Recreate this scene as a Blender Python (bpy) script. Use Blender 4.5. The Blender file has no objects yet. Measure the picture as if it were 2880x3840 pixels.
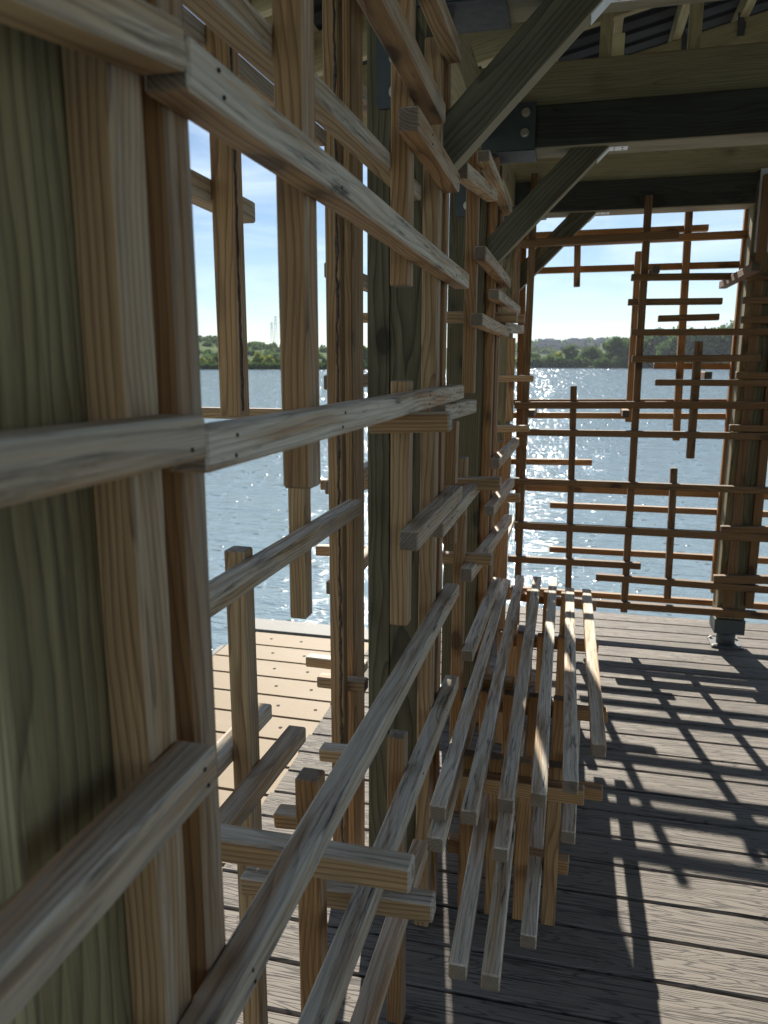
# Waterside timber pavilion with lattice screens, slat bench and floating dock.
# Units are metres; deck surface at z = 0, X to the right, Y away along the lattice wall.
import bpy, bmesh, math, random
from mathutils import Vector, Matrix, noise
R = math.radians
sc = bpy.context.scene
col = sc.collection
rng = random.Random(11)

# ------------------------------------------------------------------ camera
cd = bpy.data.cameras.new('camera')
cam = bpy.data.objects.new('camera', cd); col.objects.link(cam)
rt, up, fw = (0.96911, 0.24661, 0.00205), (-0.04965, 0.18695, 0.98111), (-0.24157, 0.95091, -0.19342)
M = Matrix.Identity(4)
for i in range(3):
    M[i][0] = rt[i]; M[i][1] = up[i]; M[i][2] = -fw[i]
M[0][3], M[1][3], M[2][3] = 0, 0, 1.5
cam.matrix_world = M
cd.sensor_fit = 'VERTICAL'; cd.sensor_height = 36; cd.sensor_width = 27
cd.lens = 26.25; cd.clip_start = 0.01; cd.clip_end = 6000
cd.dof.use_dof = True; cd.dof.focus_distance = 1.75; cd.dof.aperture_fstop = 7.5
sc.camera = cam

# ------------------------------------------------------------------ world, sun, exposure
SUN_AZ, SUN_EL = 11.0, 34.0            # degrees left of +Y, degrees up
w = bpy.data.worlds.new('World'); sc.world = w; w.use_nodes = True
nt = w.node_tree; nt.nodes.clear()
def wn(t, **k):
    n = nt.nodes.new(t)
    for a, b in k.items(): setattr(n, a, b)
    return n
sky = wn('ShaderNodeTexSky'); sky.sky_type = 'NISHITA'; sky.sun_disc = False
sky.sun_elevation = R(SUN_EL); sky.sun_rotation = R(-SUN_AZ)
sky.air_density = 0.9; sky.dust_density = 0.0; sky.ozone_density = 1.5
bg = wn('ShaderNodeBackground'); bg.inputs[1].default_value = 0.05
tc = wn('ShaderNodeTexCoord'); mp = wn('ShaderNodeMapping'); mp.inputs['Scale'].default_value = (1.6, 1.6, 7.0)
nz = wn('ShaderNodeTexNoise'); nz.inputs['Scale'].default_value = 3.2; nz.inputs['Detail'].default_value = 8; nz.inputs['Roughness'].default_value = .58
nz.inputs['Distortion'].default_value = .6
rp = wn('ShaderNodeValToRGB'); rp.color_ramp.elements[0].position = .40; rp.color_ramp.elements[1].position = .78
mu = wn('ShaderNodeMath', operation='MULTIPLY'); mu.inputs[1].default_value = .62
mx = wn('ShaderNodeMixRGB'); mx.inputs[2].default_value = (10.5, 12.0, 13.5, 1)
out = wn('ShaderNodeOutputWorld')
L = nt.links.new
L(tc.outputs['Generated'], mp.inputs[0]); L(mp.outputs[0], nz.inputs[0]); L(nz.outputs[0], rp.inputs[0]); L(rp.outputs[0], mu.inputs[0])
L(mu.outputs[0], mx.inputs[0]); L(sky.outputs[0], mx.inputs[1]); L(mx.outputs[0], bg.inputs[0]); L(bg.outputs[0], out.inputs[0])
sd = bpy.data.lights.new('sun', 'SUN'); sd.energy = 4.8; sd.angle = R(.53); sd.color = (1, .93, .82)
sun = bpy.data.objects.new('sun', sd); col.objects.link(sun)
a, e = R(SUN_AZ), R(SUN_EL)
sun.rotation_euler = Vector((-math.sin(a) * math.cos(e), math.cos(a) * math.cos(e), math.sin(e))).to_track_quat('Z', 'Y').to_euler()
sun.location = (-3, 12, 9)
vs = sc.view_settings
vs.view_transform = 'Standard'; vs.look = 'None'; vs.gamma = 1; vs.exposure = 1.06
sc.cycles.max_bounces = 8; sc.cycles.diffuse_bounces = 5; sc.cycles.glossy_bounces = 3
sc.cycles.sample_clamp_indirect = 6

# ------------------------------------------------------------------ tags
def tag(o, label=None, cat=None, group=None, kind=None):
    if label: o['label'] = label
    if cat: o['category'] = cat
    if group: o['group'] = group
    if kind: o['kind'] = kind
    return o
def empty(name, loc, label, cat, group=None):
    o = bpy.data.objects.new(name, None); col.objects.link(o); o.location = loc; o.empty_display_size = .1
    return tag(o, label, cat, group)
def link_mesh(name, bm, mat, parent=None, smooth=False):
    me = bpy.data.meshes.new(name); bm.to_mesh(me); bm.free()
    me.materials.append(mat)
    if smooth: me.polygons.foreach_set('use_smooth', [True] * len(me.polygons))
    o = bpy.data.objects.new(name, me); col.objects.link(o)
    if parent is not None:
        o.parent = parent; o.matrix_parent_inverse = Matrix.Translation(-parent.location)
    return o

# ------------------------------------------------------------------ materials
class NB:
    def __init__(s, name):
        s.m = bpy.data.materials.new(name); s.m.use_nodes = True; s.t = s.m.node_tree; s.t.nodes.clear()
        s.out = s.n('ShaderNodeOutputMaterial'); s.b = s.n('ShaderNodeBsdfPrincipled'); s.l(s.b.outputs[0], s.out.inputs[0])
    def n(s, t, **k):
        x = s.t.nodes.new(t)
        for a, b in k.items(): setattr(x, a, b)
        return x
    def l(s, a, b): s.t.links.new(a, b)
    def val(s, sock, v):
        if hasattr(v, 'is_linked') or hasattr(v, 'links'): s.l(v, sock)
        else: sock.default_value = v
    def math(s, op, a, b=0.0, c=None, clamp=False):
        x = s.n('ShaderNodeMath', operation=op, use_clamp=clamp); s.val(x.inputs[0], a); s.val(x.inputs[1], b)
        if c is not None: s.val(x.inputs[2], c)
        return x.outputs[0]
    def mul(s, v, vec):
        x = s.n('ShaderNodeVectorMath', operation='MULTIPLY'); s.val(x.inputs[0], v); s.val(x.inputs[1], vec); return x.outputs[0]
    def add(s, v, vec):
        x = s.n('ShaderNodeVectorMath', operation='ADD'); s.val(x.inputs[0], v); s.val(x.inputs[1], vec); return x.outputs[0]
    def noise(s, v, scale=1, detail=3, rough=.5, dist=0):
        x = s.n('ShaderNodeTexNoise'); s.val(x.inputs['Vector'], v); x.inputs['Scale'].default_value = scale
        x.inputs['Detail'].default_value = detail; x.inputs['Roughness'].default_value = rough; x.inputs['Distortion'].default_value = dist
        return x
    def ramp(s, v, pts, interp='LINEAR'):
        x = s.n('ShaderNodeValToRGB'); cr = x.color_ramp; cr.interpolation = interp
        while len(cr.elements) < len(pts): cr.elements.new(.5)
        for el, (p, c) in zip(cr.elements, pts):
            el.position = p; el.color = tuple(c) + (1,) if hasattr(c, '__len__') else (c, c, c, 1)
        s.val(x.inputs[0], v); return x.outputs[0]
    def mix(s, f, a, b, mode='MIX'):
        x = s.n('ShaderNodeMixRGB', blend_type=mode); s.val(x.inputs[0], f); s.val(x.inputs[1], a if not isinstance(a, tuple) else a + (1,)); s.val(x.inputs[2], b if not isinstance(b, tuple) else b + (1,)); return x.outputs[0]
    def bump(s, h, strength=.3, dist=.01):
        x = s.n('ShaderNodeBump'); x.inputs['Strength'].default_value = strength; x.inputs['Distance'].default_value = dist
        s.l(h, x.inputs['Height']); s.l(x.outputs[0], s.b.inputs['Normal']); return x

def wood(name, early, late, tan, gray, grayamt=.6, ring=.0055, knots=True, rough=.75, dark=1.0, bumpd=.0012, bounce_col=None, contrast=.55, swirl=.075, dirt=1.0):
    """Sawn softwood: growth rings round an off-centre pith, fibres, knots, weathering with painted sky light. gc = (along, across, across) in metres."""
    k = NB(name)
    gc = k.n('ShaderNodeAttribute', attribute_name='gc').outputs['Vector']
    oi = k.n('ShaderNodeObjectInfo')
    low = k.noise(k.mul(gc, (1.5, 5, 5)), 1, 2, .5)
    lowv = k.n('ShaderNodeVectorMath', operation='SUBTRACT'); k.l(low.outputs['Color'], lowv.inputs[0]); lowv.inputs[1].default_value = (.5, .5, .5)
    p = k.add(k.mul(gc, (0, 1, 1)), k.mul(lowv.outputs[0], (0, swirl, swirl)))
    med = k.noise(k.mul(gc, (6, 30, 30)), 1, 2, .5).outputs[0]
    ln = k.n('ShaderNodeVectorMath', operation='LENGTH'); k.l(p, ln.inputs[0])
    rr = k.math('ADD', k.math('DIVIDE', ln.outputs['Value'], ring), k.math('MULTIPLY', med, .9))
    fr = k.math('FRACT', rr)
    ringm = k.ramp(fr, [(0, 0), (.5, .10), (.78, .6), (.93, 1), (1.0, 0)])
    fib = k.noise(k.mul(gc, (9, 900, 900)), 1, 3, .6).outputs[0]
    fib2 = k.noise(k.mul(gc, (2.5, 160, 160)), 1, 2, .6).outputs[0]
    sepc = k.n('ShaderNodeSeparateColor'); k.l(oi.outputs['Color'], sepc.inputs[0])
    base = k.mix(sepc.outputs[0], early, tan)
    c = k.mix(k.math('MULTIPLY', ringm, contrast), base, late)
    c = k.mix(k.math('MULTIPLY', k.math('SUBTRACT', fib2, .35, clamp=True), .9), c, late)
    if knots:
        vo = k.n('ShaderNodeTexVoronoi', feature='F1'); k.l(k.mul(gc, (4.5, 7.5, 7.5)), vo.inputs['Vector'])
        vo.inputs['Scale'].default_value = 1
        km = k.ramp(k.math('ADD', vo.outputs['Distance'], k.math('MULTIPLY', med, .06)), [(0, 1), (.15, .95), (.19, .4), (.31, 0)])
        c = k.mix(k.math('MULTIPLY', km, .75), c, tuple(x * .28 for x in late))
    en = k.n('ShaderNodeAttribute', attribute_name='en').outputs['Fac']
    endr = k.ramp(k.math('FRACT', k.math('MULTIPLY', rr, 1.6)), [(0, .0), (.5, .3), (.8, 1), (1, 0)])
    c = k.mix(k.math('MULTIPLY', en, .8), c, k.mix(endr, (.10, .085, .07), (.27, .22, .165)))
    # weathering and painted sky light: pale grey on open-side and upward faces, in patches
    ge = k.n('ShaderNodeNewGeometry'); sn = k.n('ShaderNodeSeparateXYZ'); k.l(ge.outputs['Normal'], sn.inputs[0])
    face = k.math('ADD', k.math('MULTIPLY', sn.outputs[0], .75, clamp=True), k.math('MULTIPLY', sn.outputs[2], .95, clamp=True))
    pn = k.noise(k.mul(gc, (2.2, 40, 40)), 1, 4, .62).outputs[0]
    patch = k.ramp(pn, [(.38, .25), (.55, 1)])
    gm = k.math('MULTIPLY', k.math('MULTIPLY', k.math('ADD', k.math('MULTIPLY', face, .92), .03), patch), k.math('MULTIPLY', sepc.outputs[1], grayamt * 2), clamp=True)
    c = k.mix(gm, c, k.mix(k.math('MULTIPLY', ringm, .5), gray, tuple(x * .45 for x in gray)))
    if bounce_col:                       # underside painted paler, standing in for light bounced off the deck
        c = k.mix(k.math('GREATER_THAN', k.math('MULTIPLY', sn.outputs[2], -1.0), .6), c, k.mix(k.math('MULTIPLY', ringm, .5), bounce_col, tuple(x * .7 for x in bounce_col)))
    # dirt and mildew blotches
    dn = k.noise(k.mul(gc, (5, 80, 80)), 1, 6, .72, .3).outputs[0]
    dm = k.math('MULTIPLY', k.ramp(dn, [(.54, 0), (.67, 1)]), k.math('MULTIPLY', k.math('ADD', face, .25), k.math('MULTIPLY', sepc.outputs[1], .95)), clamp=True)
    c = k.mix(k.math('MULTIPLY', dm, dirt), c, (.055, .048, .042))
    stn = k.noise(k.mul(gc, (2.6, 14, 14)), 1, 3, .6).outputs[0]
    c = k.mix(k.math('MULTIPLY', k.ramp(stn, [(.50, 0), (.72, .62)]), k.math('SUBTRACT', 1.0, k.math('MULTIPLY', gm, .8))), c, k.mix(1.0, c, (.52, .43, .34), 'MULTIPLY'))
    c = k.mix(1.0, c, k.n('ShaderNodeCombineColor').outputs[0] if False else k.ramp(k.math('MULTIPLY', fib, 1.0), [(.25, .66), (.75, 1.16)]), 'MULTIPLY')
    br = k.n('ShaderNodeCombineColor')
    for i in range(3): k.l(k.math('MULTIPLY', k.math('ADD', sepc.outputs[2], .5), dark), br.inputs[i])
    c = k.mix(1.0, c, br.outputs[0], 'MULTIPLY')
    k.l(c, k.b.inputs['Base Color']); k.b.inputs['Roughness'].default_value = rough
    k.b.inputs['Specular IOR Level'].default_value = .35
    h = k.math('ADD', k.math('MULTIPLY', ringm, .55), k.math('ADD', k.math('MULTIPLY', fib, .6), k.math('MULTIPLY', fib2, .5)))
    k.bump(h, .55, bumpd)
    return k.m

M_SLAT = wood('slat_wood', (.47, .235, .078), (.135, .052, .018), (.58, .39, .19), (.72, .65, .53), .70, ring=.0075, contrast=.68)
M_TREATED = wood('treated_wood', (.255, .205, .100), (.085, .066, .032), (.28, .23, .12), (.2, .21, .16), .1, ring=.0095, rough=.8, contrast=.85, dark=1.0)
M_DARKBEAM = wood('dark_stained_beam', (.062, .062, .046), (.020, .021, .016), (.07, .066, .046), (.25, .22, .16), .05, ring=.009, rough=.8, knots=False, bounce_col=(.34, .29, .18))
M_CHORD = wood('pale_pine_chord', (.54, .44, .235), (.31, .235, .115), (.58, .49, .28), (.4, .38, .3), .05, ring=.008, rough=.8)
M_BRACE = wood('brace_wood', (.125, .11, .062), (.045, .04, .024), (.17, .155, .095), (.34, .31, .23), .1, ring=.011, rough=.8, knots=False, bounce_col=(.36, .31, .20), contrast=.8)

def simple(name, colr, rough=.5, metal=0, var=.15, scale=20, bump=0, bscale=60):
    k = NB(name); tcn = k.n('ShaderNodeTexCoord').outputs['Object']
    n = k.noise(tcn, scale, 5, .6).outputs[0]
    f = k.ramp(n, [(.3, 1 - var), (.7, 1 + var)])
    k.l(k.mix(1.0, tuple(colr), f, 'MULTIPLY'), k.b.inputs['Base Color'])
    k.b.inputs['Roughness'].default_value = rough; k.b.inputs['Metallic'].default_value = metal
    if bump: k.bump(k.noise(tcn, bscale, 4, .6).outputs[0], .4, bump)
    return k.m
M_STEEL = simple('galvanised_steel', (.085, .09, .095), .65, .2, .3, 35)
M_PLATE = simple('grey_green_painted_steel', (.062, .072, .068), .5, .2, .12, 25)
M_PALEPLATE = simple('grey_painted_steel', (.62, .62, .62), .55, 0, .1, 18)
M_CLIP = simple('bright_zinc_clip', (.85, .86, .86), .55, .2, .05)
M_BOLT = simple('bolt_steel', (.62, .58, .50), .35, .9, .1, 60)
M_ROOF = simple('dark_metal_roofing', (.014, .015, .017), .75, 0, .2, 8)
M_HOLE = simple('dark_hole', (.02, .017, .014), .9)

def deck_mat():
    k = NB('composite_deck'); gc = k.n('ShaderNodeAttribute', attribute_name='gc').outputs['Vector']
    oi = k.noise(k.mul(gc, (0, 0, 1)), 37, 0).outputs[0]
    a = k.noise(k.mul(gc, (4.0, 210, 1)), 1, 3, .5, .0).outputs[0]
    w_ = k.noise(k.mul(gc, (1.1, 14, 1)), 1, 2, .5).outputs[0]
    ring = k.math('FRACT', k.math('ADD', k.math('MULTIPLY', w_, 26), k.math('MULTIPLY', a, .5)))
    line = k.ramp(ring, [(0, 1), (.10, .15), (.25, 0), (.8, 0), (.94, .8), (1, 1)])
    strk = k.ramp(a, [(.36, .9), (.44, 0)])
    g = k.math('MAXIMUM', k.math('MULTIPLY', line, .8), strk)
    blot = k.noise(k.mul(gc, (2.2, 6, 1)), 1, 5, .6).outputs[0]
    c = k.mix(blot, (.160, .142, .122), (.262, .236, .205))
    c = k.mix(1.0, c, k.ramp(oi, [(.3, .74), (.7, 1.14)]), 'MULTIPLY')
    dirt = k.noise(k.mul(gc, (9, 9, 1)), 1, 6, .75).outputs[0]
    c = k.mix(k.ramp(dirt, [(.58, 0), (.75, .45)]), c, (.09, .08, .07))
    c = k.mix(k.math('MULTIPLY', g, .9), c, (.03, .029, .03))
    k.l(c, k.b.inputs['Base Color']); k.b.inputs['Roughness'].default_value = .7
    k.b.inputs['Specular IOR Level'].default_value = .2
    k.bump(k.math('SUBTRACT', 1.0, g), .8, .0014)
    return k.m
M_DECK = deck_mat()
def dock_mat():
    k = NB('tan_dock_plank'); tcn = k.n('ShaderNodeTexCoord').outputs['Object']
    n = k.noise(k.mul(tcn, (30, 60, 30)), 1, 5, .7).outputs[0]; b = k.noise(k.mul(tcn, (2, 5, 2)), 1, 5, .6).outputs[0]
    c = k.mix(n, (.185, .130, .066), (.255, .187, .104)); c = k.mix(k.ramp(b, [(.5, 0), (.75, .5)]), c, (.27, .22, .165))
    k.l(c, k.b.inputs['Base Color']); k.b.inputs['Roughness'].default_value = .7; k.bump(n, .4, .001)
    return k.m
M_DOCK = dock_mat()
M_DOCKEDGE = simple('grey_dock_edge', (.17, .17, .16), .7, 0, .1, 12)

# ------------------------------------------------------------------ lumber builder
def lumber(name, p0, p1, wd, ht, mat, parent=None, side=None, tint=None, bevel=.003, segs=None, warp=.0007, label=None):
    """Bevelled sawn timber from p0 to p1 (centres of the end faces). wd = horizontal size, ht = the other one."""
    p0, p1 = Vector(p0), Vector(p1); ax = p1 - p0; Ln = ax.length; ax.normalize()
    if side is None:
        upv = Vector((0, 0, 1)) if abs(ax.z) < .8 else Vector((0, 1, 0))
        s = ax.cross(upv).normalized()
        if abs(ax.z) >= .8: s = upv.cross(ax).normalized()
    else:
        s = Vector(side); s = (s - ax * s.dot(ax)).normalized()
    t = s.cross(ax).normalized()
    n = segs or max(2, int(Ln / .25))
    bm = bmesh.new()
    bmesh.ops.create_cube(bm, size=1)
    for v in bm.verts: v.co = Vector((v.co.x * Ln, v.co.y * wd, v.co.z * ht))
    bmesh.ops.bevel(bm, geom=list(bm.edges), offset=min(bevel, min(wd, ht) * .2), segments=1, affect='EDGES', profile=.6)
    for i in range(1, n):
        x = -Ln / 2 + Ln * i / n
        bmesh.ops.bisect_plane(bm, geom=list(bm.verts) + list(bm.edges) + list(bm.faces), plane_co=(x, 0, 0), plane_no=(1, 0, 0))
    lay = bm.verts.layers.float_vector.new('gc'); le = bm.verts.layers.float.new('en')
    o3 = (rng.uniform(0, 60), rng.choice((-1, 1)) * rng.uniform(.015, .07), rng.choice((-1, 1)) * rng.uniform(.02, .09))
    ph, ph2 = rng.uniform(0, 50), rng.uniform(0, 50)
    ctr = (p0 + p1) / 2
    for v in bm.verts:
        v[lay] = Vector((v.co.x + o3[0], v.co.y + o3[1], v.co.z + o3[2]))
        v[le] = 1.0 if abs(v.co.x) > Ln / 2 - 1e-5 else 0.0
        q = v.co
        dy = (noise.noise(Vector((q.x * 2.1, ph, 0)))) * warp * 2 + noise.noise(Vector((q.x * 9, q.y * 40, ph))) * warp * .5
        dz = (noise.noise(Vector((q.x * 2.1, 0, ph2)))) * warp * 2 + noise.noise(Vector((q.x * 9, q.z * 40, ph2))) * warp * .5
        v.co = ctr + ax * q.x + s * (q.y + dy) + t * (q.z + dz)
    bm.normal_update()
    bmesh.ops.recalc_face_normals(bm, faces=list(bm.faces))
    o = link_mesh(name, bm, mat, parent)
    tn = tint or (rng.uniform(0, 1), rng.uniform(.25, .75), rng.uniform(.38, .6))
    o.color = (tn[0], tn[1], tn[2], 1)
    if label: o['label'] = label
    return o
def addbox(bm, x0, x1, y0, y1, z0, z1):
    vs_ = [bm.verts.new((x, y, z)) for x in (x0, x1) for y in (y0, y1) for z in (z0, z1)]
    for f in ((0, 1, 3, 2), (4, 6, 7, 5), (0, 4, 5, 1), (2, 3, 7, 6), (0, 2, 6, 4), (1, 5, 7, 3)):
        bm.faces.new([vs_[i] for i in f])
def box(name, x0, x1, y0, y1, z0, z1, mat, parent=None, bevel=.002):
    bm = bmesh.new(); addbox(bm, x0, x1, y0, y1, z0, z1)
    bmesh.ops.bevel(bm, geom=list(bm.edges), offset=bevel, segments=1, affect='EDGES'); bmesh.ops.recalc_face_normals(bm, faces=list(bm.faces))
    return link_mesh(name, bm, mat, parent)
def cyl(bm, c, axis, r, h, n=16, r2=None):
    ax = Vector(axis).normalized(); q = Vector((0, 0, 1)).rotation_difference(ax).to_matrix().to_4x4()
    bmesh.ops.create_cone(bm, cap_ends=True, segments=n, radius1=r, radius2=r if r2 is None else r2, depth=h, matrix=Matrix.Translation(Vector(c)) @ q)
def bolt(parent, c, axis, r=.011):
    bm = bmesh.new(); ax = Vector(axis).normalized()
    cyl(bm, Vector(c) + ax * .0015, ax, r * 1.25, .003, 20); cyl(bm, Vector(c) + ax * .006, ax, r * .85, .008, 6)
    return link_mesh('bolt', bm, M_BOLT, parent)
def prism(name, pts, y0, y1, mat, parent, bevel=.001):
    """flat plate: outline in XZ extruded along Y"""
    bm = bmesh.new(); a_ = [bm.verts.new((x, y0, z)) for x, z in pts]; b_ = [bm.verts.new((x, y1, z)) for x, z in pts]
    bm.faces.new(a_); bm.faces.new(b_[::-1]); n = len(pts)
    for i in range(n): bm.faces.new((a_[i], b_[i], b_[(i + 1) % n], a_[(i + 1) % n]))
    bmesh.ops.recalc_face_normals(bm, faces=list(bm.faces))
    return link_mesh(name, bm, mat, parent)

# ------------------------------------------------------------------ deck (setting)
DA = R(1.5)
def dk(u, v, z=0.0): return Vector((u * math.cos(DA) - v * math.sin(DA), u * math.sin(DA) + v * math.cos(DA), z))
def deck_boards():
    bm = bmesh.new(); lay = bm.verts.layers.float_vector.new('gc'); p = .1452; v0 = 1.704
    n0 = -32
    for i in range(n0, 20):
        a0 = v0 + i * p + .0038; a1 = v0 + (i + 1) * p - .0038
        x0 = -.93 + (.01 if i % 3 else 0) ; x1 = 3.6
        cs = [(a0, -.025), (a0, -.004), (a0 + .004, 0), (a1 - .004, 0), (a1, -.004), (a1, -.025)]
        r0 = []; 
        xs = [x0 + (x1 - x0) * j / 24 for j in range(25)]
        rings = []
        off = rng.uniform(0, 40)
        for x in xs:
            rr = []
            for (vv, zz) in cs:
                q = bm.verts.new(dk(x, vv, zz + noise.noise(Vector((x * 1.3, i * 3.7, 0))) * .0008)); q[lay] = Vector((x + off, vv - a0 + i * 1.37, i * .73)); rr.append(q)
            rings.append(rr)
        for r1, r2 in zip(rings, rings[1:]):
            for j in range(6): bm.faces.new((r1[j], r1[(j + 1) % 6], r2[(j + 1) % 6], r2[j]))
        bm.faces.new(rings[0]); bm.faces.new(rings[-1][::-1])
    # dark substructure: joists and rim
    bmesh.ops.recalc_face_normals(bm, faces=list(bm.faces))
    o = link_mesh('deck', bm, M_DECK); tag(o, kind='structure')
    bm = bmesh.new()
    for x in [-.9 + .406 * j for j in range(11)]:
        addbox(bm, x, x + .038, -2.9, 4.5, -.22, -.027)
    addbox(bm, -.93, 3.55, 4.5, 4.538, -.22, -.027); addbox(bm, -.93, 3.55, -2.9, -2.862, -.22, -.027)
    for v in bm.verts: v.co = dk(v.co.x, v.co.y, v.co.z)
    o = link_mesh('deck_joists', bm, M_HOLE); tag(o, kind='structure')
deck_boards()

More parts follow.
